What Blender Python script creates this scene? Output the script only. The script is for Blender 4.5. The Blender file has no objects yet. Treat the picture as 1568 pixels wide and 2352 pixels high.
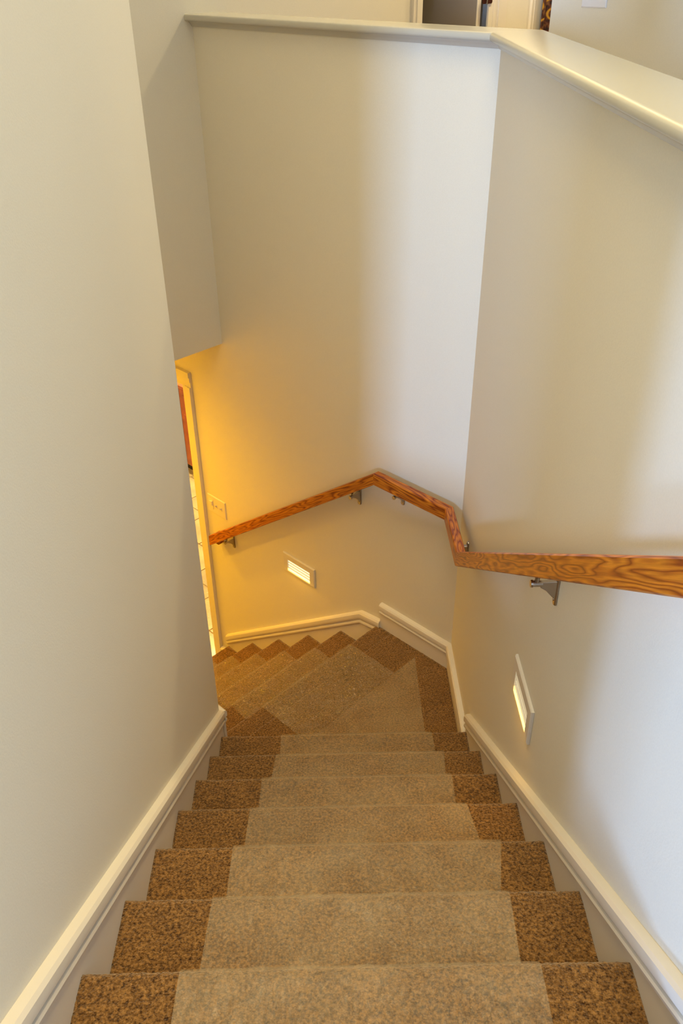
import bpy, bmesh, math, random
from mathutils import Vector, Matrix, noise

# ------------------------------------------------------------------ calibration
F_PX, YAW, PITCH, ROLL = 1942.7585, 0.0121, 0.5861, -0.0111
CAM = Vector((0.4789, -0.5815, 1.3783))
RUN, RISE, W, CY = 0.2629, 0.19, 1.0161, 2.4010
S0, RUN2, RISE2, TH = 0.4638, 0.2677, 0.1994, 0.7764
D2 = Vector((-math.sin(TH), math.cos(TH), 0))     # along the back wall, away to the left
N2 = Vector((-math.cos(TH), -math.sin(TH), 0))    # out of the back wall, into the stairwell
COR = Vector((W, CY, 0))
LAND = -8 * RISE                                   # landing level
FLOOR_LOW = LAND - 6 * RISE2
CEIL = 3.40
CEIL_LOW = -0.30
XR = W + 0.012                                     # plaster face of the right wall
OB = -0.012                                        # plaster face of the back wall

def B(s, off, z=0.0):                              # back-wall coordinates to world
    p = COR + D2 * s + N2 * off
    return Vector((p.x, p.y, z))

sc = bpy.context.scene
col = sc.collection

# ------------------------------------------------------------------ camera
cam = bpy.data.cameras.new('camera'); co = bpy.data.objects.new('camera', cam); col.objects.link(co)
cam.sensor_fit = 'VERTICAL'; cam.sensor_height = 36.0; cam.sensor_width = 24.0
cam.lens = F_PX / 2352 * 36.0
cam.clip_start = 0.02
fw = Vector((math.sin(YAW) * math.cos(PITCH), math.cos(YAW) * math.cos(PITCH), -math.sin(PITCH)))
r0 = Vector((math.cos(YAW), -math.sin(YAW), 0)); u0 = r0.cross(fw)
rv = math.cos(ROLL) * r0 + math.sin(ROLL) * u0; uv_ = -math.sin(ROLL) * r0 + math.cos(ROLL) * u0
M = Matrix((rv, uv_, -fw)).transposed().to_4x4(); M.translation = CAM
co.matrix_world = M
sc.camera = co

# ------------------------------------------------------------------ world, lights, exposure
wd = bpy.data.worlds.new('world'); sc.world = wd; wd.use_nodes = True
wd.node_tree.nodes['Background'].inputs[0].default_value = (0.75, 0.85, 1.0, 1)
wd.node_tree.nodes['Background'].inputs[1].default_value = 0.03
sc.view_settings.view_transform = 'Standard'
sc.view_settings.look = 'None'
sc.view_settings.gamma = 1.0
sc.view_settings.use_curve_mapping = False
sc.view_settings.exposure = -0.09

def area(name, loc, target, size, size_y, energy, color, spread=math.pi):
    l = bpy.data.lights.new(name, 'AREA'); l.shape = 'RECTANGLE'; l.size = size; l.size_y = size_y
    l.energy = energy; l.color = color; l.spread = spread
    o = bpy.data.objects.new(name, l); col.objects.link(o); o.location = loc
    o.rotation_euler = (Vector(target) - Vector(loc)).to_track_quat('-Z', 'Y').to_euler()
    return o

# daylight falling in through the window in the rear wall, upstairs
area('window_daylight', (-1.50, -6.62, 1.50), (0.9, 1.2, 0.4), 0.52, 0.95, 700, (0.36, 0.575, 1.0))
area('added_side_daylight', (-2.56, -2.70, 1.25), (0.9, 0.4, 0.3), 0.28, 1.1, 140, (0.34, 0.54, 1.0))  # second daylight source, added at the side to brighten the near right wall
# wide warm fill light added under the ceiling to give the stairwell ambient light
area('stairwell_fill_light', (0.50, 0.75, CEIL - 0.03), (0.50, 0.76, 0), 1.2, 2.2, 38, (1.0, 0.785, 0.40), 1.9)

# ------------------------------------------------------------------ helpers
def link(o, parent=None):
    col.objects.link(o)
    if parent: o.parent = parent
    return o

def obj(name, bm, mat, parent=None, smooth=False, sharp=None):
    me = bpy.data.meshes.new(name)
    bmesh.ops.recalc_face_normals(bm, faces=bm.faces[:])
    bm.to_mesh(me); bm.free()
    if smooth:
        for p in me.polygons: p.use_smooth = True
        if sharp is not None: me.set_sharp_from_angle(angle=sharp)
    if mat: me.materials.append(mat)
    return link(bpy.data.objects.new(name, me), parent)

def thing(name, label, cat, loc=(0, 0, 0), group=None):
    o = bpy.data.objects.new(name, None); link(o); o.location = loc
    o.empty_display_size = 0.05
    o['label'] = label; o['category'] = cat
    if group: o['group'] = group
    bpy.context.view_layer.update()
    return o

def adopt(child, parent):                         # parent while the child keeps its world position
    child.parent = parent
    child.matrix_parent_inverse = Matrix.Translation(-Vector(parent.location))
    return child

def part(name, bm, mat, parent, **k):
    return adopt(obj(name, bm, mat, None, **k), parent)

def tag(o, label, cat, group=None):
    o['label'] = label; o['category'] = cat
    if group: o['group'] = group
    return o

def struct(name, bm, mat, **k):
    o = obj(name, bm, mat, **k); o['kind'] = 'structure'; return o

def prism(bm, foot, z0, z1):
    lo = [bm.verts.new((p[0], p[1], z0)) for p in foot]
    hi = [bm.verts.new((p[0], p[1], z1)) for p in foot]
    n = len(foot)
    bm.faces.new(lo[::-1]); bm.faces.new(hi)
    for i in range(n): bm.faces.new((lo[i], lo[(i + 1) % n], hi[(i + 1) % n], hi[i]))
    return lo + hi

def bbox(bm, s0, s1, o0, o1, z0, z1):             # box in back-wall coordinates
    return prism(bm, [B(s0, o0), B(s1, o0), B(s1, o1), B(s0, o1)], z0, z1)

def xbox(bm, x0, x1, y0, y1, z0, z1):
    return prism(bm, [(x0, y0), (x1, y0), (x1, y1), (x0, y1)], z0, z1)

def loft(bm, rings, caps=True):
    vs = [[bm.verts.new(p) for p in ring] for ring in rings]
    n = len(rings[0])
    for a, b in zip(vs, vs[1:]):
        for i in range(n):
            bm.faces.new((a[i], a[(i + 1) % n], b[(i + 1) % n], b[i]))
    if caps:
        bm.faces.new(vs[0][::-1]); bm.faces.new(vs[-1])
    return vs

def tube(bm, p0, p1, r0, r1=None, n=16):
    p0, p1 = Vector(p0), Vector(p1); r1 = r0 if r1 is None else r1
    d = (p1 - p0).normalized(); a = d.orthogonal().normalized(); b = d.cross(a)
    loft(bm, [[p + (a * math.cos(t) + b * math.sin(t)) * r for t in [2 * math.pi * i / n for i in range(n)]]
              for p, r in ((p0, r0), (p1, r1))])

def bevel(bm, w, seg=2, ang=0.6):
    bmesh.ops.recalc_face_normals(bm, faces=bm.faces[:])
    es = [e for e in bm.edges if len(e.link_faces) == 2 and e.calc_face_angle(0) > ang]
    bmesh.ops.bevel(bm, geom=es, offset=w, segments=seg, affect='EDGES', profile=0.5)

# moulding profile: (out from the plaster, down from the top)
MOULD = [(0, 0), (0.009, 0), (0.018, -0.003), (0.024, -0.010), (0.025, -0.020), (0.024, -0.033), (0.020, -0.039), (0.015, -0.041),
         (0.015, -0.045), (0.0205, -0.047), (0.0225, -0.053), (0.0205, -0.061), (0.014, -0.068), (0, -0.068)]

def sweep(bm, path, outs, prof, k=1.0):
    """profile swept along path points; outs = outward vector at each path point (mitred)"""
    loft(bm, [[p + o * a + Vector((0, 0, d * k)) for a, d in prof] for p, o in zip(path, outs)])

def board(bm, path, outs, th, h):                 # flat skirt board under the moulding
    sweep(bm, path, outs, [(0, 0), (th, 0), (th, -h), (0, -h)])

# ------------------------------------------------------------------ materials
def nt(name):
    m = bpy.data.materials.new(name); m.use_nodes = True
    t = m.node_tree; return m, t, t.nodes, t.links, t.nodes['Principled BSDF']

def plain(name, color, rough=0.5, metal=0.0, spec=0.5, bump=None, scale=200, var=0.0):
    m, t, N, L, p = nt(name)
    p.inputs['Base Color'].default_value = (*color, 1); p.inputs['Roughness'].default_value = rough
    p.inputs['Metallic'].default_value = metal; p.inputs['Specular IOR Level'].default_value = spec
    tc = N.new('ShaderNodeTexCoord')
    if bump or var:
        n = N.new('ShaderNodeTexNoise'); n.inputs['Scale'].default_value = scale; n.inputs['Detail'].default_value = 3
        L.new(tc.outputs['Object'], n.inputs['Vector'])
        if bump:
            b = N.new('ShaderNodeBump'); b.inputs['Strength'].default_value = bump; b.inputs['Distance'].default_value = 0.001
            L.new(n.outputs['Fac'], b.inputs['Height']); L.new(b.outputs['Normal'], p.inputs['Normal'])
        if var:
            r = N.new('ShaderNodeValToRGB')
            r.color_ramp.elements[0].position = 0.3; r.color_ramp.elements[1].position = 0.7
            r.color_ramp.elements[0].color = (*[c * (1 - var) for c in color], 1)
            r.color_ramp.elements[1].color = (*[min(1, c * (1 + var)) for c in color], 1)
            L.new(n.outputs['Fac'], r.inputs['Fac']); L.new(r.outputs['Color'], p.inputs['Base Color'])
    return m

PAINT = plain('wall_paint', (0.78, 0.74, 0.62), 0.6, spec=0.3, bump=0.25, scale=260, var=0.02)
CEILP = plain('ceiling_paint', (0.80, 0.78, 0.72), 0.7, spec=0.2, bump=0.3, scale=150)
TRIM = plain('trim_enamel', (0.80, 0.75, 0.64), 0.32, spec=0.5)
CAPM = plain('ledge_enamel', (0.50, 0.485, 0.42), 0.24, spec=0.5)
SHADEP = plain('shade_paint', (0.42, 0.36, 0.28), 0.45)  # grey-brown puts the shade on the hall door into its colour
PLATE = plain('switch_plastic', (0.80, 0.74, 0.66), 0.35)
WPLATE = plain('white_plastic', (0.82, 0.82, 0.84), 0.35)
LOUV = plain('step_light_enamel', (0.74, 0.70, 0.62), 0.35)
BRONZE = plain('bronze_hinge', (0.09, 0.025, 0.015), 0.4, metal=0.6)
NICKEL = plain('brushed_nickel', (0.42, 0.37, 0.33), 0.28, metal=1.0, bump=0.1, scale=500)
DARK = plain('dark_recess', (0.012, 0.010, 0.010), 0.6)
TILE = plain('floor_tile', (0.55, 0.44, 0.26), 0.3, var=0.25, scale=6)
GROUT = plain('tile_grout', (0.36, 0.30, 0.22), 0.8)
CHERRY = plain('cherry_wood', (0.33, 0.07, 0.02), 0.35, var=0.25, scale=14)
PINK = plain('grey_upper_carpet', (0.40, 0.30, 0.19), 0.9, var=0.2, scale=300, bump=0.6)

def oak():
    m, t, N, L, p = nt('oak')
    tc = N.new('ShaderNodeTexCoord')
    mp = N.new('ShaderNodeMapping'); mp.inputs['Scale'].default_value = (0.62, 5.0, 5.0)
    L.new(tc.outputs['Object'], mp.inputs['Vector'])
    n1 = N.new('ShaderNodeTexNoise'); n1.inputs['Scale'].default_value = 4.2; n1.inputs['Detail'].default_value = 2.2
    n1.inputs['Roughness'].default_value = 0.45
    L.new(mp.outputs['Vector'], n1.inputs['Vector'])
    mu = N.new('ShaderNodeMath'); mu.operation = 'MULTIPLY'; mu.inputs[1].default_value = 11.0
    L.new(n1.outputs['Fac'], mu.inputs[0])
    fr = N.new('ShaderNodeMath'); fr.operation = 'PINGPONG'; fr.inputs[1].default_value = 0.5
    sx = N.new('ShaderNodeSeparateXYZ'); L.new(tc.outputs['Object'], sx.inputs[0])
    mz = N.new('ShaderNodeMath'); mz.operation = 'MULTIPLY_ADD'; mz.inputs[1].default_value = 34.0
    L.new(sx.outputs[2], mz.inputs[0]); L.new(mu.outputs[0], mz.inputs[2])
    L.new(mz.outputs[0], fr.inputs[0])
    rp = N.new('ShaderNodeValToRGB'); e = rp.color_ramp.elements
    e[0].position = 0.02; e[0].color = (0.22, 0.030, 0.002, 1)
    e[1].position = 0.42; e[1].color = (0.62, 0.205, 0.013, 1)
    x = rp.color_ramp.elements.new(0.16); x.color = (0.42, 0.105, 0.006, 1)
    L.new(fr.outputs[0], rp.inputs['Fac'])
    mp2 = N.new('ShaderNodeMapping'); mp2.inputs['Scale'].default_value = (12, 260, 260)
    L.new(tc.outputs['Object'], mp2.inputs['Vector'])
    n2 = N.new('ShaderNodeTexNoise'); n2.inputs['Scale'].default_value = 1.0; n2.inputs['Detail'].default_value = 2
    L.new(mp2.outputs['Vector'], n2.inputs['Vector'])
    rp2 = N.new('ShaderNodeValToRGB'); rp2.color_ramp.elements[0].position = 0.35; rp2.color_ramp.elements[1].position = 0.6
    rp2.color_ramp.elements[0].color = (0.72, 0.66, 0.6, 1); rp2.color_ramp.elements[1].color = (1, 1, 1, 1)
    L.new(n2.outputs['Fac'], rp2.inputs['Fac'])
    mx = N.new('ShaderNodeMix'); mx.data_type = 'RGBA'; mx.blend_type = 'MULTIPLY'; mx.inputs[0].default_value = 1
    L.new(rp.outputs['Color'], mx.inputs[6]); L.new(rp2.outputs['Color'], mx.inputs[7])
    L.new(mx.outputs[2], p.inputs['Base Color'])
    p.inputs['Roughness'].default_value = 0.33
    return m
OAK = oak()

def carpet():
    m, t, N, L, p = nt('carpet_pile')
    tc = N.new('ShaderNodeTexCoord')
    v = N.new('ShaderNodeTexVoronoi'); v.inputs['Scale'].default_value = 230
    n0 = N.new('ShaderNodeTexNoise'); n0.inputs['Scale'].default_value = 150; n0.inputs['Detail'].default_value = 4
    n0.inputs['Roughness'].default_value = 0.7
    n3 = N.new('ShaderNodeTexNoise'); n3.inputs['Scale'].default_value = 14; n3.inputs['Detail'].default_value = 3
    for n in (v, n0, n3): L.new(tc.outputs['Object'], n.inputs['Vector'])
    rp = N.new('ShaderNodeValToRGB'); e = rp.color_ramp.elements
    e[0].position = 0.34; e[0].color = (0.034, 0.011, 0.002, 1)
    e[1].position = 0.66; e[1].color = (0.40, 0.205, 0.058, 1)
    x = e.new(0.47); x.color = (0.170, 0.080, 0.020, 1)
    L.new(n0.outputs['Fac'], rp.inputs['Fac'])
    rp3 = N.new('ShaderNodeValToRGB'); rp3.color_ramp.elements[0].position = 0.3; rp3.color_ramp.elements[1].position = 0.7
    rp3.color_ramp.elements[0].color = (0.86, 0.84, 0.82, 1); rp3.color_ramp.elements[1].color = (1.08, 1.08, 1.08, 1)
    L.new(n3.outputs['Fac'], rp3.inputs['Fac'])
    mx = N.new('ShaderNodeMix'); mx.data_type = 'RGBA'; mx.blend_type = 'MULTIPLY'; mx.inputs[0].default_value = 1
    L.new(rp.outputs['Color'], mx.inputs[6]); L.new(rp3.outputs['Color'], mx.inputs[7])
    L.new(mx.outputs[2], p.inputs['Base Color'])
    p.inputs['Roughness'].default_value = 0.95; p.inputs['Specular IOR Level'].default_value = 0.1
    p.inputs['Sheen Weight'].default_value = 0.45; p.inputs['Sheen Roughness'].default_value = 0.5
    p.inputs['Sheen Tint'].default_value = (1.0, 0.85, 0.6, 1)
    ad = N.new('ShaderNodeMath'); ad.operation = 'SUBTRACT'
    L.new(n0.outputs['Fac'], ad.inputs[0]); L.new(v.outputs['Distance'], ad.inputs[1])
    b = N.new('ShaderNodeBump'); b.inputs['Strength'].default_value = 0.75; b.inputs['Distance'].default_value = 0.004
    L.new(ad.outputs[0], b.inputs['Height']); L.new(b.outputs['Normal'], p.inputs['Normal'])
    return m
CARPET = carpet()

def film(name, rough, lo, hi, bs, gl):
    m, t, N, L, p = nt(name)
    p.inputs['Base Color'].default_value = (0.85, 0.68, 0.40, 1); p.inputs['Roughness'].default_value = rough
    p.inputs['Specular IOR Level'].default_value = 0.8
    tc = N.new('ShaderNodeTexCoord')
    mp = N.new('ShaderNodeMapping'); mp.inputs['Scale'].default_value = (60, 28, 40); mp.inputs['Rotation'].default_value = (0, 0, 0.6)
    L.new(tc.outputs['Object'], mp.inputs['Vector'])
    n = N.new('ShaderNodeTexNoise'); n.inputs['Scale'].default_value = 1; n.inputs['Detail'].default_value = 4; n.inputs['Distortion'].default_value = 1.5
    L.new(mp.outputs['Vector'], n.inputs['Vector'])
    b = N.new('ShaderNodeBump'); b.inputs['Strength'].default_value = 1.0; b.inputs['Distance'].default_value = bs
    L.new(n.outputs['Fac'], b.inputs['Height']); L.new(b.outputs['Normal'], p.inputs['Normal'])
    tr = N.new('ShaderNodeBsdfTransparent')
    n2 = N.new('ShaderNodeTexNoise'); n2.inputs['Scale'].default_value = 9; n2.inputs['Detail'].default_value = 5
    L.new(tc.outputs['Object'], n2.inputs['Vector'])
    mr = N.new('ShaderNodeMapRange'); mr.inputs[1].default_value = 0.3; mr.inputs[2].default_value = 0.7
    mr.inputs[3].default_value = lo; mr.inputs[4].default_value = hi
    L.new(n2.outputs['Fac'], mr.inputs[0])
    ms = N.new('ShaderNodeMixShader')
    L.new(mr.outputs[0], ms.inputs[0]); L.new(tr.outputs[0], ms.inputs[1]); L.new(p.outputs[0], ms.inputs[2])
    gg = N.new('ShaderNodeBsdfGlossy'); gg.inputs['Roughness'].default_value = rough; gg.inputs['Color'].default_value = (0.95, 0.93, 0.88, 1)
    v = N.new('ShaderNodeTexVoronoi'); v.feature = 'DISTANCE_TO_EDGE'; v.inputs['Scale'].default_value = 1.0
    L.new(mp.outputs['Vector'], v.inputs['Vector'])
    b2 = N.new('ShaderNodeBump'); b2.inputs['Strength'].default_value = 1.0; b2.inputs['Distance'].default_value = bs
    L.new(v.outputs['Distance'], b2.inputs['Height']); L.new(b.outputs['Normal'], b2.inputs['Normal']); L.new(b2.outputs['Normal'], gg.inputs['Normal'])
    m2 = N.new('ShaderNodeMixShader'); m2.inputs[0].default_value = gl
    L.new(ms.outputs[0], m2.inputs[1]); L.new(gg.outputs[0], m2.inputs[2])
    L.new(m2.outputs[0], N['Material Output'].inputs['Surface'])
    return m
FILM = film('clear_plastic_film', 0.34, 0.11, 0.23, 0.006, 0.02)
FILM2 = film('crinkled_plastic_film', 0.12, 0.06, 0.16, 0.022, 0.13)

def glow(name, color, strength):
    m, t, N, L, p = nt(name)
    p.inputs['Emission Color'].default_value = (*color, 1); p.inputs['Emission Strength'].default_value = strength
    p.inputs['Base Color'].default_value = (0.8, 0.8, 0.8, 1)
    return m
GLOW = glow('step_lamp_lens', (1.0, 0.84, 0.52), 1.2)
BULB = glow('lamp_diffuser', (1.0, 0.72, 0.36), 6.0)

def floral():
    m, t, N, L, p = nt('floral_cloth')
    tc = N.new('ShaderNodeTexCoord')
    n = N.new('ShaderNodeTexNoise'); n.inputs['Scale'].default_value = 38; n.inputs['Detail'].default_value = 3
    L.new(tc.outputs['Object'], n.inputs['Vector'])
    rp = N.new('ShaderNodeValToRGB'); e = rp.color_ramp.elements
    e[0].position = 0.36; e[0].color = (0.010, 0.004, 0.003, 1); e[1].position = 0.66; e[1].color = (0.17, 0.075, 0.02, 1)
    x = e.new(0.5); x.color = (0.07, 0.014, 0.007, 1)
    L.new(n.outputs['Fac'], rp.inputs['Fac'])
    v = N.new('ShaderNodeTexVoronoi'); v.inputs['Scale'].default_value = 9; v.inputs['Randomness'].default_value = 0.75
    v.voronoi_dimensions = '2D'; v.inputs['Randomness'].default_value = 0.0
    dt = N.new('ShaderNodeVectorMath'); dt.operation = 'DOT_PRODUCT'; dt.inputs[1].default_value = N2
    L.new(tc.outputs['Object'], dt.inputs[0])
    sp = N.new('ShaderNodeSeparateXYZ'); L.new(tc.outputs['Object'], sp.inputs[0])
    cb_ = N.new('ShaderNodeCombineXYZ'); L.new(dt.outputs['Value'], cb_.inputs[0]); L.new(sp.outputs[2], cb_.inputs[1])
    mv = N.new('ShaderNodeVectorMath'); mv.operation = 'SUBTRACT'; mv.inputs[1].default_value = (COR.dot(N2) - 2.695, 1.045, 0)
    L.new(cb_.outputs[0], mv.inputs[0])
    vr = N.new('ShaderNodeVectorRotate'); vr.inputs['Angle'].default_value = 0.5; L.new(mv.outputs[0], vr.inputs['Vector'])
    L.new(vr.outputs[0], v.inputs['Vector'])
    rg = N.new('ShaderNodeValToRGB'); rg.color_ramp.interpolation = 'EASE'; g = rg.color_ramp.elements
    g[0].position = 0.22; g[0].color = (0, 0, 0, 1); g[1].position = 0.36; g[1].color = (0, 0, 0, 1)
    y = g.new(0.29); y.color = (1, 1, 1, 1)
    L.new(v.outputs['Distance'], rg.inputs['Fac'])
    mx = N.new('ShaderNodeMix'); mx.data_type = 'RGBA'
    L.new(rg.outputs['Color'], mx.inputs[0]); L.new(rp.outputs['Color'], mx.inputs[6]); mx.inputs[7].default_value = (0.50, 0.26, 0.015, 1)
    L.new(mx.outputs[2], p.inputs['Base Color']); p.inputs['Roughness'].default_value = 0.85
    return m
FLORAL = floral()

# ================================================================== THE SHELL
# corner of right wall and back wall
def on_off(x, off):                               # point with given x and given distance off the back wall
    s = (COR.x + N2.x * off - x) / -D2.x
    return B(s, off)
ci = on_off(XR, OB); ce = on_off(XR + 0.12, OB - 0.12)
ZW = 1.124                                        # top of the half walls
bm = bmesh.new()
prism(bm, [(XR, -1.6), (XR + 0.12, -1.6), ce[:2], ci[:2]], -3.0, ZW)
struct('wall_right', bm, PAINT)

bm = bmesh.new()
prism(bm, [ci[:2], ce[:2], B(1.57, OB - 0.12)[:2], B(1.57, OB)[:2]], -3.0, ZW)
DO0, DO1, DOZ = 1.955, 2.775, -0.645              # lower doorway
bbox(bm, 1.57, DO0, OB - 0.12, OB, -3.0, CEIL_LOW + 0.02)
bbox(bm, DO0, DO1, OB - 0.12, OB, DOZ, CEIL_LOW + 0.02)
bbox(bm, DO1, 5.2, OB - 0.12, OB, -3.0, CEIL_LOW + 0.02)
struct('wall_back', bm, PAINT)

YL, YL0 = 1.915, -0.285                            # far and near end of the left wall
XL = -0.0
OI = (Vector((XL - 0.012, YL, 0)) - COR).dot(N2)  # inner wall of the lower flight
SI = (Vector((XL - 0.012, YL, 0)) - COR).dot(D2)
bm = bmesh.new()
prism(bm, [(XL - 0.012, YL0), (XL - 0.012, YL), B(SI + 0.06, OI + 0.14)[:2], (XL - 0.15, YL0)], -3.0, CEIL)
struct('wall_left', bm, PAINT)
bm = bmesh.new()
prism(bm, [(XL - 0.012, YL), B(5.2, OI)[:2], B(5.2, OI + 0.14)[:2], B(SI + 0.06, OI + 0.14)[:2]], -3.0, CEIL)
struct('wall_inner', bm, PAINT)

# wall over the lower flight; beyond the ledge it goes on as the wall of the upper hall, with a doorway
HD0, HD1, HDZ = -1.502, -2.092, 2.04
bm = bmesh.new()
bbox(bm, 1.57, 1.69, OI, OB, CEIL_LOW, CEIL)
bbox(bm, 1.57, 1.69, OB, HD0, CEIL_LOW, CEIL)
bbox(bm, 1.57, 1.69, HD0, HD1 - 0.10, HDZ, CEIL)
bbox(bm, 1.57, 1.69, HD0, HD1 - 0.10, CEIL_LOW, 0.0)
bbox(bm, 1.57, 1.69, HD1 - 0.10, -4.6, CEIL_LOW, CEIL)
struct('wall_far', bm, PAINT)

bm = bmesh.new()
bbox(bm, 0.585, -3.4, -1.2, -1.34, -0.3, CEIL)
struct('wall_hall', bm, PAINT)
bm = bmesh.new()
bbox(bm, 0.585, 1.70, -4.55, -4.67, -0.3, CEIL)
struct('wall_end', bm, PAINT)

# walls of the upper storey outside the picture, with the window the daylight comes through
bm = bmesh.new()
xbox(bm, 4.2, 4.32, -6.6, 1.2, -0.3, CEIL)
struct('wall_east', bm, PAINT)
bm = bmesh.new()
xbox(bm, -2.52, -2.4, -6.6, -3.0, -0.3, CEIL); xbox(bm, -2.52, -2.4, -2.4, 1.9, -0.3, CEIL)
xbox(bm, -2.52, -2.4, -3.0, -2.4, -0.3, 0.55); xbox(bm, -2.52, -2.4, -3.0, -2.4, 1.95, CEIL)  # unseen opening added for the side daylight
xbox(bm, -2.4, -0.1, 1.8, 1.92, -0.3, CEIL)
struct('wall_west', bm, PAINT)
WX0, WX1, WZ0, WZ1 = -1.85, -1.15, 0.95, 2.05
bm = bmesh.new()
xbox(bm, -2.5, WX0, -6.6, -6.48, -0.3, CEIL); xbox(bm, WX1, 4.3, -6.6, -6.48, -0.3, CEIL)
xbox(bm, WX0, WX1, -6.6, -6.48, -0.3, WZ0); xbox(bm, WX0, WX1, -6.6, -6.48, WZ1, CEIL)
struct('wall_rear', bm, PAINT)
bm = bmesh.new()
xbox(bm, 0.31, 0.51, -0.90, -0.74, 0.0, CEIL)  # unseen post added behind the camera to cast the shadow band
struct('shadow_pier', bm, PAINT)

bm = bmesh.new()
xbox(bm, -2.5, 4.3, -6.6, 0.0, -0.24, 0.0)
prism(bm, [(XR + 0.02, 0.0), (4.3, 0.0), (4.3, 1.2), B(-3.4, -1.2)[:2], B(-3.4, -4.6)[:2], B(1.7, -4.6)[:2], B(1.7, OB - 0.06)[:2], on_off(XR + 0.02, OB - 0.06)[:2]], -0.24, 0.0)
struct('floor', bm, PINK)
bm = bmesh.new()
prism(bm, [(-2.5, -6.6), (4.3, -6.6), (4.3, 1.3), B(-3.4, -4.7)[:2], B(1.75, -4.7)[:2], B(1.75, OI + 0.1)[:2], (-2.5, 2.2)], CEIL, CEIL + 0.1)
struct('ceiling', bm, CEILP)

# lower storey: passage and the room beyond the doorway
bm = bmesh.new()
bbox(bm, 1.60, 5.2, OI + 0.1, -3.0, CEIL_LOW, CEIL_LOW + 0.08)
struct('ceiling_lower', bm, CEILP)
bm = bmesh.new()
bbox(bm, 1.2, 5.3, OI + 0.1, -3.1, FLOOR_LOW - 0.12, FLOOR_LOW - 0.008)
fl = struct('floor_lower', bm, GROUT)
bm = bmesh.new()
bbox(bm, 5.18, 5.3, OI + 0.1, -3.1, -3.0, CEIL_LOW + 0.05)
struct('wall_lower_end', bm, PAINT)
bm = bmesh.new()
bbox(bm, 1.2, 5.3, -1.97, -2.1, -3.0, CEIL_LOW + 0.05)
bbox(bm, 1.2, 1.32, -2.0, OB - 0.12, -3.0, CEIL_LOW + 0.05)
struct('wall_lower_room', bm, PAINT)
# tiles of the lower floor
tile_me = None
random.seed(4)
ts = 0.305
for i in range(9):
    for j in range(6):
        s_, o_ = 2.05 + i * ts, 0.02 - j * ts
        if s_ < 1.2: continue
        bm = bmesh.new()
        if tile_me is None:
            g = 0.004
            vs = prism(bm, [(-ts / 2 + g, -ts / 2 + g), (ts / 2 - g, -ts / 2 + g), (ts / 2 - g, ts / 2 - g), (-ts / 2 + g, ts / 2 - g)], -0.012, 0.0)
            bevel(bm, 0.0015, 1)
            o = obj('tile', bm, TILE); tile_me = o.data
        else:
            bm.free(); o = link(bpy.data.objects.new('tile', tile_me))
        p = B(s_, o_, FLOOR_LOW + random.uniform(-0.001, 0.001)); o.location = p
        o.rotation_euler = (0, 0, math.atan2(D2.y, D2.x)); o.parent = fl

# ------------------------------------------------------------------ ledge caps on the half walls
CT, CTH = 1.164, 0.024
def cap_profile():                                # bull-nosed edge, (out beyond the front line, z)
    return [(0.0, CT), (0.006, CT - 0.0008), (0.0105, CT - 0.0035), (0.0125, CT - 0.008), (0.0128, CT - 0.017), (0.0115, CT - 0.0215), (0.009, CT - CTH), (0.0, CT - CTH)]
FR, FO = XR - 0.028, OB + 0.028                   # front line of the caps (nose comes out further)
BRx, BO = XR + 0.135, OB - 0.138
def cap_ring(front, fdir, back, bdir):
    pr = cap_profile()
    ring = [front + fdir * a + Vector((0, 0, z)) for a, z in pr]
    ring += [back + bdir * a + Vector((0, 0, z)) for a, z in reversed(pr)]
    return ring
def mit(x, off): return on_off(x, off)
def mdir(x0, o0, dx, do): return on_off(x0 + dx, o0 + do) - on_off(x0, o0)
cfi, cbi = mit(FR, FO), mit(BRx, BO)
mfi = (on_off(FR - 0.01, FO + 0.01) - cfi) / 0.01
mbi = (on_off(BRx + 0.01, BO - 0.01) - cbi) / 0.01
bm = bmesh.new()
e = 1.57
loft(bm, [cap_ring(B(e, FO), N2, B(e, BO), -N2), cap_ring(cfi, mfi, cbi, mbi)])
sweep(bm, [B(e, OB, CT - CTH), Vector((ci.x, ci.y, CT - CTH))], [N2, (on_off(XR - .01, OB + .01) - ci) / .01],
      [(0, 0.001), (0.020, 0.001), (0.019, -0.005), (0.013, -0.010), (0.009, -0.016), (0.006, -0.022), (0, -0.022)])
struct('trim_1', bm, CAPM, smooth=True, sharp=0.9)
bm = bmesh.new()
X = Vector((1, 0, 0))
loft(bm, [cap_ring(cfi, mfi, cbi, mbi), cap_ring(Vector((FR, -1.6, 0)), -X, Vector((BRx, -1.6, 0)), X)])
sweep(bm, [Vector((ci.x, ci.y, CT - CTH)), Vector((XR, -1.6, CT - CTH))], [(on_off(XR - .01, OB + .01) - ci) / .01, -X],
      [(0, 0.001), (0.020, 0.001), (0.019, -0.005), (0.013, -0.010), (0.009, -0.016), (0.006, -0.022), (0, -0.022)])
struct('trim_2', bm, CAPM, smooth=True, sharp=0.9)

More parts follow.
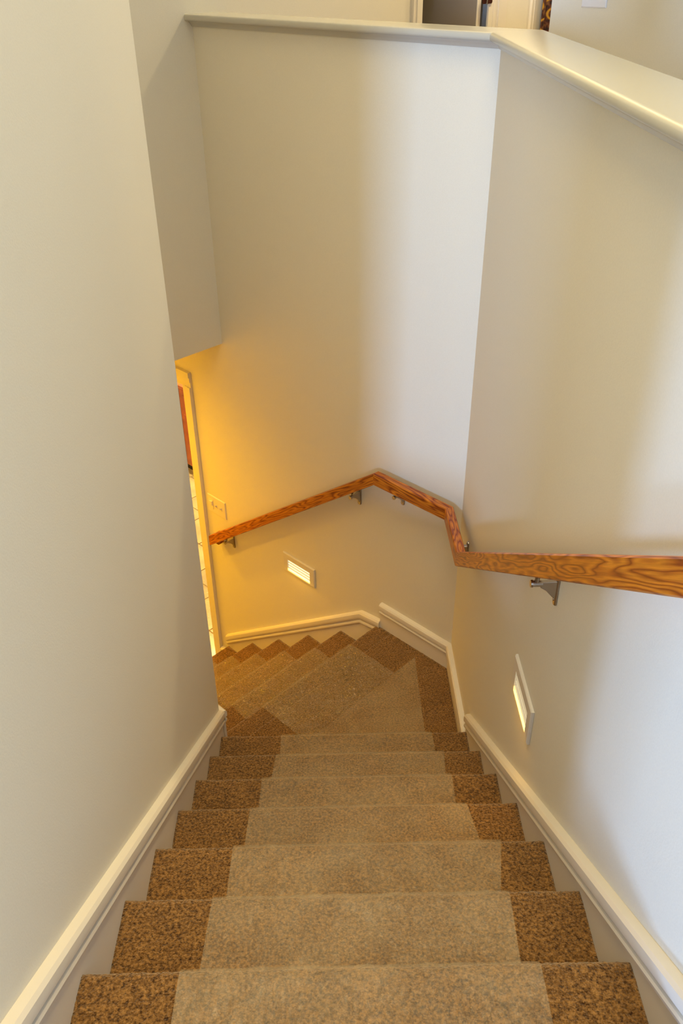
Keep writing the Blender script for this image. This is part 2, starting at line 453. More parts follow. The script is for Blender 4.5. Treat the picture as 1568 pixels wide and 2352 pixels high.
# ------------------------------------------------------------------ skirting with a moulded top
SL = -RISE / RUN
def zn(y): return SL * y                          # nosing line of the upper flight
kx = math.sqrt(1 + SL * SL)
def skirt(name, path, outs, k, h, mk=1.0):
    bm = bmesh.new(); board(bm, [p - Vector((0, 0, 0.02)) for p in path], outs, 0.0125, h)
    o = struct(name, bm, TRIM)
    bm = bmesh.new(); sweep(bm, path, outs, MOULD, k)
    m = obj('moulding', bm, TRIM, o, smooth=True, sharp=0.5)
    return o
LT, RT = 0.122, 0.094
xl = XL - 0.012
skirt('baseboard_left', [Vector((xl, -0.10, zn(-0.10) + LT)), Vector((xl, YL, zn(YL) + LT))], [X, X], kx, 0.42)
ma = (X + (-1) * N2 * 0)                          # plain square end, returned on the inner wall
zi = zn(YL) + LT
skirt('baseboard_inner', [Vector((xl, YL, zi)) + D2 * -0.02, B(SI + 0.12, OI, zi), B(SI + 0.13, OI, zi - 0.02)], [-N2, -N2, -N2], 1.0, 0.30)
skirt('baseboard_right', [Vector((XR, -0.10, zn(-0.10) + RT)), Vector((XR, 1.848, zn(1.848) + RT))], [-X, -X], kx, 0.42)
mc = (on_off(XR - .01, OB + .01) - ci) / .01
zb = LAND + 0.155
skirt('baseboard_landing', [Vector((XR, 1.845, zb)), Vector((ci.x, ci.y, zb)), B(0.437, OB, zb)], [-X, mc, N2], 1.0, 0.17)
SL2 = -RISE2 / RUN2
def zn2(s): return LAND + SL2 * (s - S0)
k2 = math.sqrt(1 + SL2 * SL2)
skirt('baseboard_back', [B(0.437, OB, zn2(0.575) + 0.105 + 0.018), B(0.575, OB, zn2(0.575) + 0.105), B(1.80, OB, zn2(1.80) + 0.095)], [N2, N2, N2], k2, 0.45)
skirt('baseboard_lower', [B(1.80, OB, FLOOR_LOW + 0.14), B(1.876, OB, FLOOR_LOW + 0.14)], [N2, N2], 1.0, 0.13)

# ================================================================== CARPETED STAIRCASE
def ngrid(p, amp, fine):                          # displacement of the pile
    a = noise.noise(p * 160) * 0.6 + noise.noise(p * 75) * 0.35
    if fine: a += noise.noise(p * 330) * 0.35
    return a * amp + noise.noise(p * 9) * 0.0025

def step_profile(run, rise, ds):
    """(forward, up) points of the visible carpet: tread, rounded nosing, riser; nosing top at (0,0)"""
    pts = []; R = 0.019; L = run + 0.030
    n = max(3, int((L - R) / ds))
    for i in range(n + 1): pts.append((-L + (L - R) * i / n, -0.001 - 0.0006 * (1 - i / n)))
    for i in range(1, 9):
        a = math.pi * i / 8
        pts.append((-R + R * math.sin(a), -R + R * math.cos(a)))
    pts.append((-R - 0.012, -2 * R - 0.003))
    n = max(2, int((rise - 2 * R) / (ds * 2)))
    z0, z1 = -2 * R - 0.010, -rise - 0.002
    for i in range(n + 1): pts.append((-R - 0.014, z0 + (z1 - z0) * i / n))
    return pts

def make_step(name, parent, origin, fwd, across, width, run, rise, ds, fine, amp=0.0028):
    prof = step_profile(run, rise, ds)
    nx = max(4, int(width / ds))
    bm = bmesh.new(); grid = []
    UP = Vector((0, 0, 1))
    nrm = []
    for i, (a, z) in enumerate(prof):
        a0, z0 = prof[max(0, i - 1)]; a1, z1 = prof[min(len(prof) - 1, i + 1)]
        d = Vector((a1 - a0, z1 - z0)); nrm.append(Vector((-d.y, d.x)).normalized())
    for i in range(nx + 1):
        w = width * i / nx; row = []
        for (a, z), n in zip(prof, nrm):
            p = origin + across * w + fwd * a + UP * z
            d = ngrid(p, amp, fine)
            row.append(bm.verts.new(p + (fwd * n.x + UP * n.y) * d))
        grid.append(row)
    m = len(prof)
    for i in range(nx):
        for j in range(m - 1):
            bm.faces.new((grid[i][j], grid[i][j + 1], grid[i + 1][j + 1], grid[i + 1][j]))
    # underside closing the step
    back = []
    for row in (grid[0], grid[-1]):
        w = 0 if row is grid[0] else width
        p1 = bm.verts.new(origin + across * w + fwd * (-0.06) + UP * (-rise - 0.002))
        p2 = bm.verts.new(origin + across * w + fwd * (-0.06) + UP * (-0.05))
        p3 = bm.verts.new(origin + across * w + fwd * (-run - 0.03) + UP * (-0.05))
        back.append((p1, p2, p3)); bm.faces.new(row + [p1, p2, p3])
    a, b = back
    bot = [grid[i][-1] for i in range(nx + 1)]; top = [grid[i][0] for i in range(nx + 1)]
    bm.faces.new(bot + [b[0], a[0]]); bm.faces.new((a[0], b[0], b[1], a[1])); bm.faces.new((a[1], b[1], b[2], a[2]))
    bm.faces.new(top[::-1] + [a[2], b[2]])
    return part(name, bm, CARPET, parent, smooth=True)

stair = thing('staircase', 'brown carpeted winding staircase going down between cream walls to a lower doorway', 'staircase', (W / 2, 0.0, 0.0))
Y = Vector((0, 1, 0))
for k in range(1, 8):
    ds = 0.0042 if k <= 2 else (0.006 if k <= 4 else 0.009)
    make_step('step', stair, Vector((0, k * RUN, -k * RISE)), Y, X, W, RUN, RISE, ds, k <= 3)
for j in range(1, 6):
    make_step('step', stair, B(S0 + j * RUN2, 0.0, LAND - j * RISE2), D2, N2, OI, RUN2, RISE2, 0.012, False)
# landing: five-sided platform with a diagonal nosing
bm = bmesh.new()
bmesh.ops.create_grid(bm, x_segments=170, y_segments=150, size=0.5)
for v in bm.verts: v.co = Vector((0.35 + v.co.x * 1.7, 2.25 + v.co.y * 1.5, LAND - 0.001))
def cut(p, n):
    bmesh.ops.bisect_plane(bm, geom=bm.verts[:] + bm.edges[:] + bm.faces[:], plane_co=p, plane_no=n, clear_outer=True)
cut(Vector((W, 0, 0)), X); cut(B(0, 0.0), -N2); cut(B(S0 - 0.10, 0), D2); cut(B(0, OI), N2); cut(Vector((0, 7 * RUN - 0.045, 0)), -Y)
cut(Vector((xl, YL - 0.02, 0)), (-N2 * 1.0).lerp(-X, 1.0) if False else -N2 * -1.0)
for v in bm.verts: v.co.z += ngrid(v.co, 0.003, False)
r = bmesh.ops.extrude_face_region(bm, geom=bm.faces[:])
for g in r['geom']:
    if isinstance(g, bmesh.types.BMVert): g.co.z = LAND - 0.05
land = part('landing', bm, CARPET, stair, smooth=True)
make_step('landing_nosing', stair, B(S0, 0.0, LAND), D2, N2, OI, 0.075, RISE2, 0.009, False)

# ------------------------------------------------------------------ protective film over the carpet
def film_strip(path_fn, n_along, n_across, amp, seedv):
    bm = bmesh.new(); rows = []
    for i in range(n_along + 1):
        row = []
        for j in range(n_across + 1):
            p, n = path_fn(i / n_along, j / n_across)
            q = p * 1.0 + Vector((seedv, 0, 0))
            d = 0.0055 + amp * (abs(noise.noise(Vector((q.x * 22 + q.y * 9, q.y * 11 - q.x * 6, q.z * 14)))) * 1.2 + noise.noise(q * 60) * 0.35)
            row.append(bm.verts.new(p + n * d))
        rows.append(row)
    for a, b in zip(rows, rows[1:]):
        for j in range(n_across): bm.faces.new((a[j], a[j + 1], b[j + 1], b[j]))
    return bm

def polyline_fn(pts, nrms):                       # arc-length sampler over (forward, up)
    L = [0]
    for a, b in zip(pts, pts[1:]): L.append(L[-1] + math.hypot(b[0] - a[0], b[1] - a[1]))
    def f(t):
        d = t * L[-1]
        for i in range(len(L) - 1):
            if d <= L[i + 1] + 1e-9:
                u = (d - L[i]) / max(1e-9, L[i + 1] - L[i])
                return (pts[i][0] * (1 - u) + pts[i + 1][0] * u, pts[i][1] * (1 - u) + pts[i + 1][1] * u,
                        (nrms[i] * (1 - u) + nrms[i + 1] * u).normalized())
        return (*pts[-1], nrms[-1])
    return f, L[-1]

def stair_line(n, run, rise, first, end_flat):
    pts = []
    for k in range(first, n + 1):
        y, z = k * run, -k * rise
        pts += [((k - 1) * run - (0.012 if k > first else 0), z), (y - 0.022, z), (y - 0.006, z - 0.006), (y, z - 0.02), (y - 0.010, z - 0.045), (y - 0.016, z - rise * 0.6)]
    y, z = n * run, -(n + 1) * rise
    pts += [(y - 0.012, z), (y + 0.02, z), (y + end_flat, z)] if end_flat else []
    nr = []
    for i in range(len(pts)):
        a = pts[max(0, i - 1)]; b = pts[min(len(pts) - 1, i + 1)]
        d = Vector((b[0] - a[0], b[1] - a[1])); nr.append(Vector((-d.y, d.x)).normalized())
    return pts, nr

LEFT = [0.175, 0.182, 0.196, 0.203, 0.216, 0.224, 0.250, 0.247, 0.255, 0.26]
RIGHT = [0.845, 0.848, 0.858, 0.905, 0.862, 0.864, 0.881, 0.872, 0.868, 0.868]
def lerp_list(l, t):
    t = max(0, min(len(l) - 1.001, t)); i = int(t); return l[i] * (1 - t + i) + l[i + 1] * (t - i)
pts, nr = stair_line(7, RUN, RISE, 1, 0.595)
f1, len1 = polyline_fn(pts, nr)
def pf1(t, u):
    a, z, n = f1(t)
    k = a / RUN
    x0, x1 = lerp_list(LEFT, k), lerp_list(RIGHT, k)
    if k > 7:                                     # on the landing the sheet is cut along the diagonal
        x = x0 + (x1 - x0) * u
        end = COR + D2 * 0.157; ye = end.y + (x - end.x) * N2.y / N2.x
        a = 7 * RUN + (a - 7 * RUN) * (ye - 7 * RUN) / 0.595
    return Vector((x0 + (x1 - x0) * u, a, z)), Vector((0, n.x, n.y))
bm = film_strip(pf1, 420, 70, 0.0035, 0.0)
o = obj('carpet_film', bm, FILM, smooth=True)
tag(o, 'clear plastic protective film laid down the middle of the upper stair flight', 'plastic film', 'plastic films over the stair carpet')
pts2, nr2 = stair_line(5, RUN2, RISE2, 1, 0.0)
pts2 = [(0.158 - S0, 0), (-0.03, 0), (-0.006, -0.006), (0, -0.02), (-0.012, -0.05), (-0.016, -RISE2 * 0.6)] + pts2
nr2 = []
for i in range(len(pts2)):
    a = pts2[max(0, i - 1)]; b = pts2[min(len(pts2) - 1, i + 1)]
    d = Vector((b[0] - a[0], b[1] - a[1])); nr2.append(Vector((-d.y, d.x)).normalized())
f2, len2 = polyline_fn(pts2, nr2)
def pf2(t, u):
    a, z, n = f2(t)
    o0 = 0.205 - 0.03 * max(0, a); o1 = 0.79 - 0.06 * max(0, a)
    p = B(S0 + a, o0 + (o1 - o0) * u, LAND + z)
    return p, D2 * n.x + Vector((0, 0, n.y))
bm = film_strip(pf2, 320, 60, 0.006, 3.0)
o = obj('carpet_film', bm, FILM2, smooth=True)
tag(o, 'crinkled shiny plastic film on the lower stair flight below the landing', 'plastic film', 'plastic films over the stair carpet')

def pf3(t, u): return B(2.03 + 0.72 * t, 0.55 - 1.15 * u, FLOOR_LOW), Vector((0, 0, 1))
bm = film_strip(pf3, 60, 90, 0.012, 7.0)
o = obj('floor_film', bm, FILM2, smooth=True)
tag(o, 'wrinkled clear plastic sheet on the tile floor just inside the lower doorway', 'plastic film')

# ================================================================== HANDRAIL
RH = 0.057; RT0, RT1 = 0.068, 0.030               # inner and outer face, measured from the skirt face
def rail_pt(kind, v, t):                          # point on the rail plane t off the wall
    return (Vector((W - t, v, 0)) if kind == 'r' else B(v, t))
zA = lambda y: -0.618 + (2.030 - y) * 0.7285      # bottom line of the upper piece
zAB = -0.618; zC = -0.636
sCD = 0.436; sE = 1.775
zE = -1.640
def rail_ring(pin, pout, zbot):
    b = 0.004
    i_ = Vector((pin.x, pin.y, 0)); o_ = Vector((pout.x, pout.y, 0)); d = o_ - i_
    f = b / d.length
    Z = lambda p, z: Vector((p.x, p.y, zbot + z))
    return [Z(i_ + d * f, 0), Z(o_ - d * f, 0), Z(o_, b), Z(o_, RHk - b), Z(o_ - d * f, RHk), Z(i_ + d * f, RHk), Z(i_, RHk - b), Z(i_, b)]
c_in, c_out = on_off(W - RT0, RT0), on_off(W - RT1, RT1)
yj = 2.030
rail_sections = [
    ('r', (-0.35, yj), None),
]
hr = thing('handrail', 'varnished oak handrail bending round the landing on metal brackets along the stair walls', 'handrail', (W - 0.05, 1.0, -0.2))
def rail_section(rings_world, axis):
    bm = bmesh.new(); loft(bm, rings_world)
    # local frame with x along the piece so that the grain follows it
    x = axis.normalized(); y = Vector((0, 0, 1)).cross(x).normalized(); z = x.cross(y)
    R = Matrix((x, y, z)).transposed().to_4x4(); R.translation = rings_world[0][0]
    inv = R.inverted()
    for v in bm.verts: v.co = inv @ v.co
    o = obj('rail', bm, OAK)
    o.parent = hr; o.matrix_parent_inverse = Matrix.Translation(-Vector(hr.location)); o.matrix_basis = R
    return o
slopeA = 0.7285
RHk = 0.070
ya = -0.30
A0 = rail_ring(Vector((W - RT0, ya, 0)), Vector((W - RT1, ya, 0)), zAB + (yj - ya) * slopeA)
A1 = rail_ring(Vector((W - RT0, yj, 0)), Vector((W - RT1, yj, 0)), zAB)
RHk = 0.058
A1b = rail_ring(Vector((W - RT0, yj, 0)), Vector((W - RT1, yj, 0)), zAB)
RHk = 0.070
A1c = [Vector((p.x, p.y, min(p.z, q.z))) for p, q in zip(A1, A1)]
rail_section([A0, A1], Vector((0, 1, -slopeA)))
RHk = 0.060
Bq0 = rail_ring(Vector((W - RT0, yj, 0)), Vector((W - RT1, yj, 0)), zAB)
Bq1 = rail_ring(c_in, c_out, zC)
rail_section([A1, Bq1], Vector((0, 1, 0)))
Cq1 = rail_ring(B(sCD, RT0), B(sCD, RT1), zC)
rail_section([Bq1, Cq1], D2)
RHk = 0.072
Dq0 = rail_ring(B(sCD, RT0), B(sCD, RT1), zC)
Dq1 = rail_ring(B(sE, RT0), B(sE, RT1), zE)
rail_section([Cq1, Dq1], B(sE, RT0, zE) - B(sCD, RT0, zC))
# short return to the wall at the lower end
Er0 = rail_ring(B(sE - 0.004, RT1), B(sE - 0.042, RT1), zE + 0.004)
Er1 = rail_ring(B(sE - 0.004, OB + 0.002), B(sE - 0.042, OB + 0.002), zE + 0.004)
rail_section([Er0, Er1], -N2)

def bracket(base, out, zr):
    """base: point on the plaster; out: unit vector off the wall; zr: underside of the rail above"""
    side = Vector((-out.y, out.x, 0)); U = Vector((0, 0, 1))
    depth = 0.055
    zc = zr - 0.022
    e = bpy.data.objects.new('bracket', None); link(e); e.empty_display_size = 0.02
    e.location = Vector((base.x, base.y, zc)); bpy.context.view_layer.update()
    def piece(name, bm, **k):
        o = obj(name, bm, NICKEL, None, **k); o.parent = e; o.matrix_parent_inverse = Matrix.Translation(-Vector(e.location)); return o
    C0 = Vector((base.x, base.y, zc))
    # wall plate: upright bar with rounded ends
    bm = bmesh.new(); ring = []
    for c, a0 in ((0.018, 0), (-0.058, math.pi)):
        for i in range(9):
            a = a0 + math.pi * i / 8
            ring.append((math.cos(a) * 0.0105, c + math.sin(a) * 0.0105))
    loft(bm, [[C0 + side * a + U * z + out * t for a, z in ring] for t in (0.001, 0.004)]
         + [[C0 + side * a * 0.8 + U * (z * 0.96) + out * 0.007 for a, z in ring]])
    piece('wall_plate', bm, smooth=True, sharp=0.6)
    for z in (0.018, -0.050):
        bm = bmesh.new(); tube(bm, C0 + U * z + out * 0.006, C0 + U * z + out * 0.0095, 0.0048, 0.003, 10)
        piece('screw', bm)
    # arm: tapering web that deepens towards the wall
    bm = bmesh.new(); rings = []
    for t, h0, h1, w in ((0.006, 0.010, -0.046, 0.0080), (0.016, 0.009, -0.036, 0.0070), (0.030, 0.007, -0.020, 0.0058), (0.046, 0.006, -0.010, 0.0050), (depth - 0.010, 0.006, -0.007, 0.0050)):
        rings.append([C0 + out * t + side * a + U * z for a, z in ((-w, h1), (w, h1), (w, h0), (-w, h0))])
    loft(bm, rings); bevel(bm, 0.0012, 1)
    piece('arm', bm, smooth=True, sharp=0.5)
    # barrel at the end of the arm
    bm = bmesh.new()
    tube(bm, C0 + out * (depth - 0.014), C0 + out * (depth + 0.010), 0.0080, 0.0080)
    tube(bm, C0 + out * (depth + 0.010), C0 + out * (depth + 0.015), 0.0100, 0.0092)
    tube(bm, C0 + out * depth, C0 + out * depth + U * 0.021, 0.0055, 0.0065, 12)
    piece('barrel', bm, smooth=True, sharp=0.6)
    adopt(e, hr)
    return e
bracket(Vector((XR, 1.035, 0)), -X, zA(1.035))
bracket(Vector((XR, 2.20, 0)), -X, zC + 0.006)
bracket(B(0.322, OB), N2, zC)
zD = lambda s: zC + (zE - zC) * (s - sCD) / (sE - sCD)
bracket(B(0.592, OB), N2, zD(0.592) - 0.002)
bracket(B(1.632, OB), N2, zD(1.632) - 0.002)

# ================================================================== STEP LIGHTS
def step_light(c, along, out, w, h, label):
    """c: centre on the plaster"""
    U = Vector((0, 0, 1))
    t = thing('step_light', label, 'light', c, 'louvred step lights in the stair walls')
    P = lambda a, z, d: c + along * a + U * z + out * d
    # plate with an opening, built as a mitred frame
    bm = bmesh.new()
    ow, oh, oz = w * 0.355, h * 0.30, -0.012
    outer = [(-w / 2, -h / 2), (w / 2, -h / 2), (w / 2, h / 2), (-w / 2, h / 2)]
    inner = [(-ow, oz - oh), (ow, oz - oh), (ow, oz + oh), (-ow, oz + oh)]
    sh = 0.004
    rings = []
    for d, k in ((0.0005, 0), (0.007, 0), (0.010, sh)):
        rings.append([P(a - math.copysign(k, a), z - math.copysign(k, z), d) for a, z in outer])
    rings.append([P(a, z, 0.010) for a, z in inner]); rings.append([P(a, z, 0.001) for a, z in inner])
    loft(bm, rings, caps=False)
    part('face_plate', bm, LOUV, t)
    bm = bmesh.new()
    loft(bm, [[P(a, z, 0.0008) for a, z in inner], [P(a, z, 0.0022) for a, z in inner]])
    part('lens', bm, GLOW, t)
    n = 4
    for i in range(n):
        z = oz + oh - (2 * oh) * i / n + 0.0015
        bm = bmesh.new()
        prof = [(0.0022, z), (0.0075, z - 0.0008), (0.0075, z - 0.0028), (0.0022, z - 0.0028)]
        loft(bm, [[P(s * (ow - 0.0005), zz, d) for d, zz in prof] for s in (-1, 1)])
        part('louvre', bm, LOUV, t)
    l = bpy.data.lights.new('step_bulb', 'AREA'); l.shape = 'RECTANGLE'; l.size = 2 * ow; l.size_y = 2 * oh
    l.energy = 0.5; l.color = (1.0, 0.50, 0.05)
    lo = bpy.data.objects.new('step_bulb', l); col.objects.link(lo); lo.location = P(0, oz - 0.01, 0.02)
    lo.rotation_euler = (out - U * 0.9).to_track_quat('-Z', 'Y').to_euler()
    return t
step_light(B(1.050, OB, -1.480), D2, N2, 0.252, 0.124, 'small cream louvred step light glowing on the far wall under the lower handrail')
step_light(Vector((XR, 1.172, -0.452)), Y, -X, 0.236, 0.130, 'small cream louvred step light glowing low on the right wall above the sloping skirting')

# ================================================================== SWITCH PLATES
def switch_plate(c, along, out, w, h, kinds, mat, label):
    U = Vector((0, 0, 1)); t = thing('switch_plate', label, 'switch', c)
    P = lambda a, z, d: c + along * a + U * z + out * d
    bm = bmesh.new()
    rings = [[P(sa * (w / 2 - k), sz * (h / 2 - k), d) for sa, sz in ((-1, -1), (1, -1), (1, 1), (-1, 1))] for d, k in ((0.0005, 0), (0.004, 0.0005), (0.0065, 0.004))]
    loft(bm, rings); part('plate', bm, mat, t)
    n = len(kinds)
    for i, kd in enumerate(kinds):
        a = (i - (n - 1) / 2) * 0.046
        if kd == 'toggle':
            bm = bmesh.new()
            loft(bm, [[P(a + sa * 0.0052, 0.0 + sz * 0.012, d) for sa, sz in ((-1, -1), (1, -1), (1, 1), (-1, 1))] for d in (0.0060, 0.0080)])
            part('toggle_frame', bm, mat, t)
            bm = bmesh.new()
            loft(bm, [[P(a + sa * 0.0042, 0.002 + sz * 0.006, 0.0075) for sa, sz in ((-1, -1), (1, -1), (1, 1), (-1, 1))],
                      [P(a + sa * 0.0032, 0.011 + sz * 0.0035, 0.019) for sa, sz in ((-1, -1), (1, -1), (1, 1), (-1, 1))]])
            part('toggle', bm, mat, t)
        else:
            bm = bmesh.new()
            loft(bm, [[P(a + sa * 0.0165, sz * 0.033, d) for sa, sz in ((-1, -1), (1, -1), (1, 1), (-1, 1))] for d in (0.0060, 0.0085)])
            part('dimmer_frame', bm, mat, t)
            bm = bmesh.new()
            loft(bm, [[P(a + sa * 0.013, 0.006 + sz * 0.018, 0.008) for sa, sz in ((-1, -1), (1, -1), (1, 1), (-1, 1))],
                      [P(a + sa * 0.011, 0.010 + sz * 0.012, 0.015) for sa, sz in ((-1, -1), (1, -1), (1, 1), (-1, 1))]])
            part('dimmer_paddle', bm, mat, t)
    return t
switch_plate(B(1.765, OB, -1.386), -D2, N2, 0.168, 0.120, ('dimmer', 'toggle', 'toggle'), PLATE, 'cream three gang switch plate beside the lower door casing above the handrail end')
switch_plate(B(0.379, -1.2, 1.169 + 0.0575), -D2, N2, 0.117, 0.115, ('toggle', 'toggle'), WPLATE, 'white two gang light switch plate on the upper hall wall behind the ledge')

# ================================================================== UPPER HALL: door, casings, curtain
def casing(bm, o0, o1, z0, z1, s=1.57):           # stepped casing on the far wall between two offsets
    n = 3 if abs(o1 - o0) > 0.06 else 2
    for i in range(n):
        a = o0 + (o1 - o0) * i / n; b = o0 + (o1 - o0) * (i + 1) / n
        bbox(bm, s - (0.012, 0.019, 0.015)[i], s, a, b, z0, z1)
bm = bmesh.new()
casing(bm, HD0, HD0 + 0.075, 0.0, HDZ + 0.075)
casing(bm, HD1 - 0.04, HD1 - 0.165, 0.0, HDZ + 0.075)
bbox(bm, 1.555, 1.57, HD0 + 0.075, HD1 - 0.165, HDZ, HDZ + 0.08)
bbox(bm, 1.565, 1.70, HD0, HD0 + 0.001, 0.0, HDZ)
bbox(bm, 1.560, 1.572, HD1 - 0.05, HD1 + 0.004, 0.0, HDZ)
bbox(bm, 1.572, 1.70, HD1 - 0.10, HD1 - 0.075, 0.0, HDZ)
struct('trim_3', bm, TRIM)
bm = bmesh.new()
bbox(bm, 1.585, 2.20, -2.042, -2.007, 0.012, HDZ - 0.01)
dr = struct('door_1', bm, SHADEP)
bm = bmesh.new(); bbox(bm, 1.582, 1.585, -2.042, -2.007, 0.012, HDZ - 0.01)
obj('door_edge', bm, TRIM, dr)
for zc in (0.25, 1.165, 1.85):
    bm = bmesh.new()
    for a0, a1 in ((-2.020, -2.056), (-2.062, -2.112)):
        ring = []
        for ca, cz, st in ((max(a0, a1) - .01, zc + .035, 0), (min(a0, a1) + .01, zc + .035, 1), (min(a0, a1) + .01, zc - .035, 2), (max(a0, a1) - .01, zc - .035, 3)):
            for q in range(5):
                an = math.pi / 2 * (st + q / 4)
                ring.append((ca + math.cos(an) * .01, cz + math.sin(an) * .01))
        loft(bm, [[B(s, a, z) for a, z in ring] for s in (1.556, 1.5595)])
    h = obj('hinge', bm, BRONZE, dr)
    bm = bmesh.new(); tube(bm, B(1.553, -2.059, zc - .047), B(1.553, -2.059, zc + .047), .004, .004, 10)
    obj('pin', bm, NICKEL, h)
# dim room behind the door
bm = bmesh.new()
bbox(bm, 3.4, 3.5, -0.6, -3.2, -0.1, CEIL); bbox(bm, 1.69, 3.5, -0.6, -0.5, -0.1, CEIL); bbox(bm, 1.69, 3.5, -3.2, -3.1, -0.1, CEIL)
bbox(bm, 1.69, 3.5, -3.2, -0.5, -0.1, 0.0); bbox(bm, 1.69, 3.5, -3.2, -0.5, CEIL - 0.02, CEIL + 0.05)
struct('wall_bedroom', bm, SHADEP)
# white window casing on the far wall and the curtain hanging beside it
bm = bmesh.new(); casing(bm, -2.585, -2.515, 0.6, 2.1)
struct('trim_4', bm, TRIM)
cu = thing('curtain', 'dark brown curtain with yellow flowers hanging in the upper hall beside white trim', 'curtain', B(1.52, -2.74, 0.0))
bm = bmesh.new(); rows = []
for zi_ in range(9):
    z = 0.06 + 2.0 * zi_ / 8; row = []
    for i in range(61):
        u = i / 60; o_ = -2.575 - 0.46 * u
        s_ = 1.535 + 0.022 * math.cos(u * math.pi * 9 + 2.36) + 0.004 * math.sin(z * 3 + u * 20)
        row.append((s_, o_, z))
    rows.append(row)
fr_ = [[bm.verts.new(B(*q)) for q in row] for row in rows]
bk_ = [[bm.verts.new(B(q[0] + 0.003, q[1], q[2])) for q in row] for row in rows]
for g in (fr_, bk_):
    for a, b in zip(g, g[1:]):
        for i in range(60): bm.faces.new((a[i], a[i + 1], b[i + 1], b[i]))
part('cloth', bm, FLORAL, cu, smooth=True)
bm = bmesh.new(); tube(bm, B(1.535, -2.52, 2.08), B(1.535, -3.15, 2.08), 0.011)
part('rod', bm, BRONZE, cu, smooth=True, sharp=0.6)

# ================================================================== LOWER DOORWAY AND WHAT SHOWS THROUGH IT
def casing_b(bm, s0, s1, z0, z1, horiz=False):    # casing on the back wall
    n = 3
    for i in range(n):
        d = (0.022, 0.017, 0.012)[i]
        if horiz: bbox(bm, s0, s1, OB, OB + d, z1 + (z0 - z1) * (i + 1) / n, z1 + (z0 - z1) * i / n)
        else: bbox(bm, s0 + (s1 - s0) * i / n, s0 + (s1 - s0) * (i + 1) / n, OB, OB + d, z0, z1)
bm = bmesh.new()
casing_b(bm, 1.880, DO0 + 0.002, FLOOR_LOW, DOZ)
casing_b(bm, DO1 + 0.075, DO1 - 0.002, FLOOR_LOW, DOZ)
casing_b(bm, 1.880, DO1 + 0.075, DOZ, -0.555, True)
bbox(bm, DO0 - 0.001, DO0 + 0.012, OB - 0.13, OB + 0.002, FLOOR_LOW, DOZ)
bbox(bm, DO1 - 0.012, DO1 + 0.001, OB - 0.13, OB + 0.002, FLOOR_LOW, DOZ)
bbox(bm, DO0, DO1, OB - 0.13, OB + 0.002, DOZ - 0.012, DOZ)
struct('trim_5', bm, TRIM)
# tall wooden cabinet
cb = thing('cabinet', 'tall reddish brown wooden cabinet seen in a sliver through the lower doorway', 'cabinet', B(4.3, -1.55, FLOOR_LOW))
ct = -1.83
bm = bmesh.new(); bbox(bm, 3.60, 4.95, -1.40, -1.95, FLOOR_LOW + 0.09, ct); part('body', bm, CHERRY, cb)
bm = bmesh.new(); bbox(bm, 3.62, 4.93, -1.44, -1.93, FLOOR_LOW, FLOOR_LOW + 0.09); part('toe_kick', bm, DARK, cb)
for a, b_ in ((3.61, 4.100), (4.42, 4.94)):
    bm = bmesh.new(); bbox(bm, a, b_, -1.38, -1.40, FLOOR_LOW + 0.10, ct - 0.01); bevel(bm, 0.004, 1)
    d_ = part('cabinet_door', bm, CHERRY, cb)
    for z0, z1 in ((FLOOR_LOW + 0.16, -2.08), (-2.04, ct - 0.06)):
        bm = bmesh.new(); bbox(bm, a + 0.05, b_ - 0.05, -1.376, -1.38, z0, z1); bevel(bm, 0.002, 1)
        pn = obj('panel', bm, CHERRY); pn.parent = d_; pn.matrix_parent_inverse = Matrix.Translation(-Vector(cb.location)) if False else d_.matrix_world.inverted()
bm = bmesh.new(); bbox(bm, 4.105, 4.41, -1.385, -1.40, FLOOR_LOW + 0.12, ct - 0.02); part('dark_glass', bm, DARK, cb)
bm = bmesh.new(); bbox(bm, 3.59, 4.96, -1.37, -1.96, ct, ct + 0.03); part('cornice', bm, CHERRY, cb)

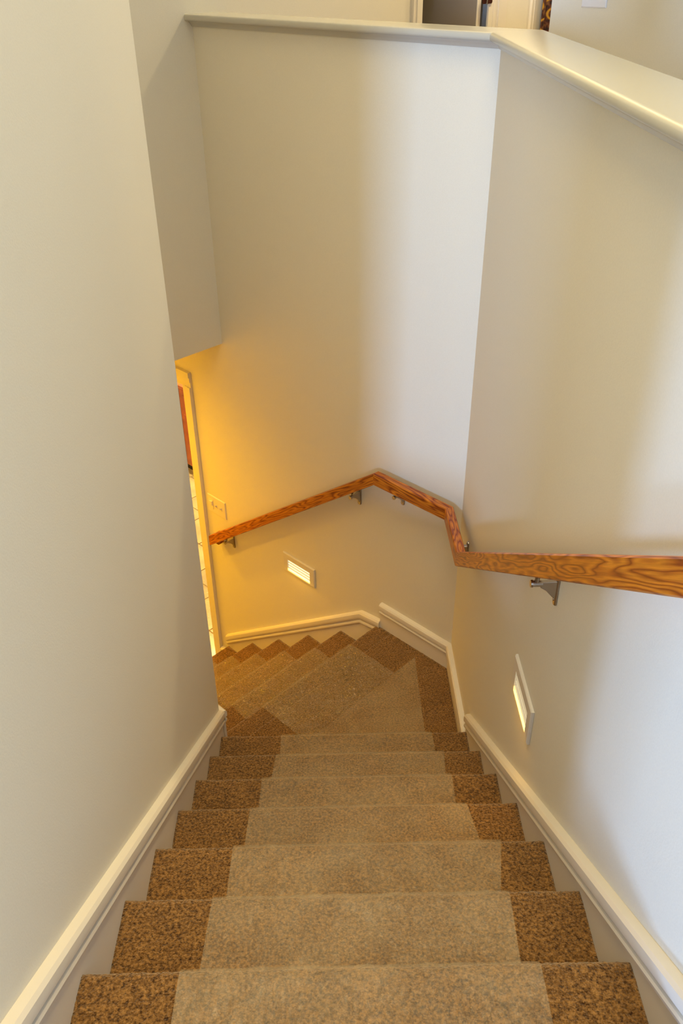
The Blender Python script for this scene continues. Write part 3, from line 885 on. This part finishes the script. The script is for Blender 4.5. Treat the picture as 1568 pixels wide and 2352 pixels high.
# ================================================================== LAMPS OF THE HOUSE, AND ADDED FILL LAMPS
def ceiling_lamp(c, label, energy, color, group, r=0.13, spot=None):
    t = thing('ceiling_lamp', label, 'lamp', c, group)
    bm = bmesh.new(); tube(bm, c, c + Vector((0, 0, -0.02)), r, r, 32); part('rim', bm, TRIM, t, smooth=True, sharp=0.6)
    bm = bmesh.new(); tube(bm, c + Vector((0, 0, -0.02)), c + Vector((0, 0, -0.035)), r * 0.85, r * 0.7, 32); part('diffuser', bm, BULB, t, smooth=True, sharp=0.6)
    if spot:
        l = bpy.data.lights.new('lamp_bulb', 'SPOT'); l.spot_size = spot; l.spot_blend = 1.0; l.shadow_soft_size = 0.06
    else:
        l = bpy.data.lights.new('lamp_bulb', 'AREA'); l.shape = 'DISK'; l.size = r * 1.6
    l.energy = energy; l.color = color
    o = bpy.data.objects.new('lamp_bulb', l); col.objects.link(o); o.location = c + Vector((0, 0, -0.045)); o.parent = None
    return t
ceiling_lamp(B(1.05, -1.95, CEIL), 'round ceiling lamp over the upper hall behind the half wall', 82, (1.0, 0.78, 0.42), 'ceiling lamps')
ceiling_lamp(Vector((0.5, -1.9, CEIL)), 'round fill lamp added on the ceiling over the head of the stairs', 14, (1.0, 0.84, 0.62), 'ceiling lamps')  # unseen lamp added as general fill
ceiling_lamp(B(2.12, 0.94, CEIL_LOW), 'round downlight directly over the last steps at the foot of the stairs', 75, (1.0, 0.49, 0.0), 'ceiling lamps', 0.07, 3.05)
ceiling_lamp(B(3.05, 0.55, CEIL_LOW), 'round downlight farther along the lower passage ceiling', 225, (1.0, 0.48, 0.0), 'ceiling lamps', 0.07, 3.08)
ceiling_lamp(B(3.9, -1.35, CEIL_LOW), 'round lamp added on the ceiling of the room beyond the lower doorway', 90, (1.0, 0.74, 0.32), 'ceiling lamps', 0.12)  # unseen lamp added to brighten the wall above the cabinet
ceiling_lamp(B(1.0, -3.3, CEIL), 'round ceiling lamp farther along the upper hall by the curtain', 70, (1.0, 0.78, 0.42), 'ceiling lamps')
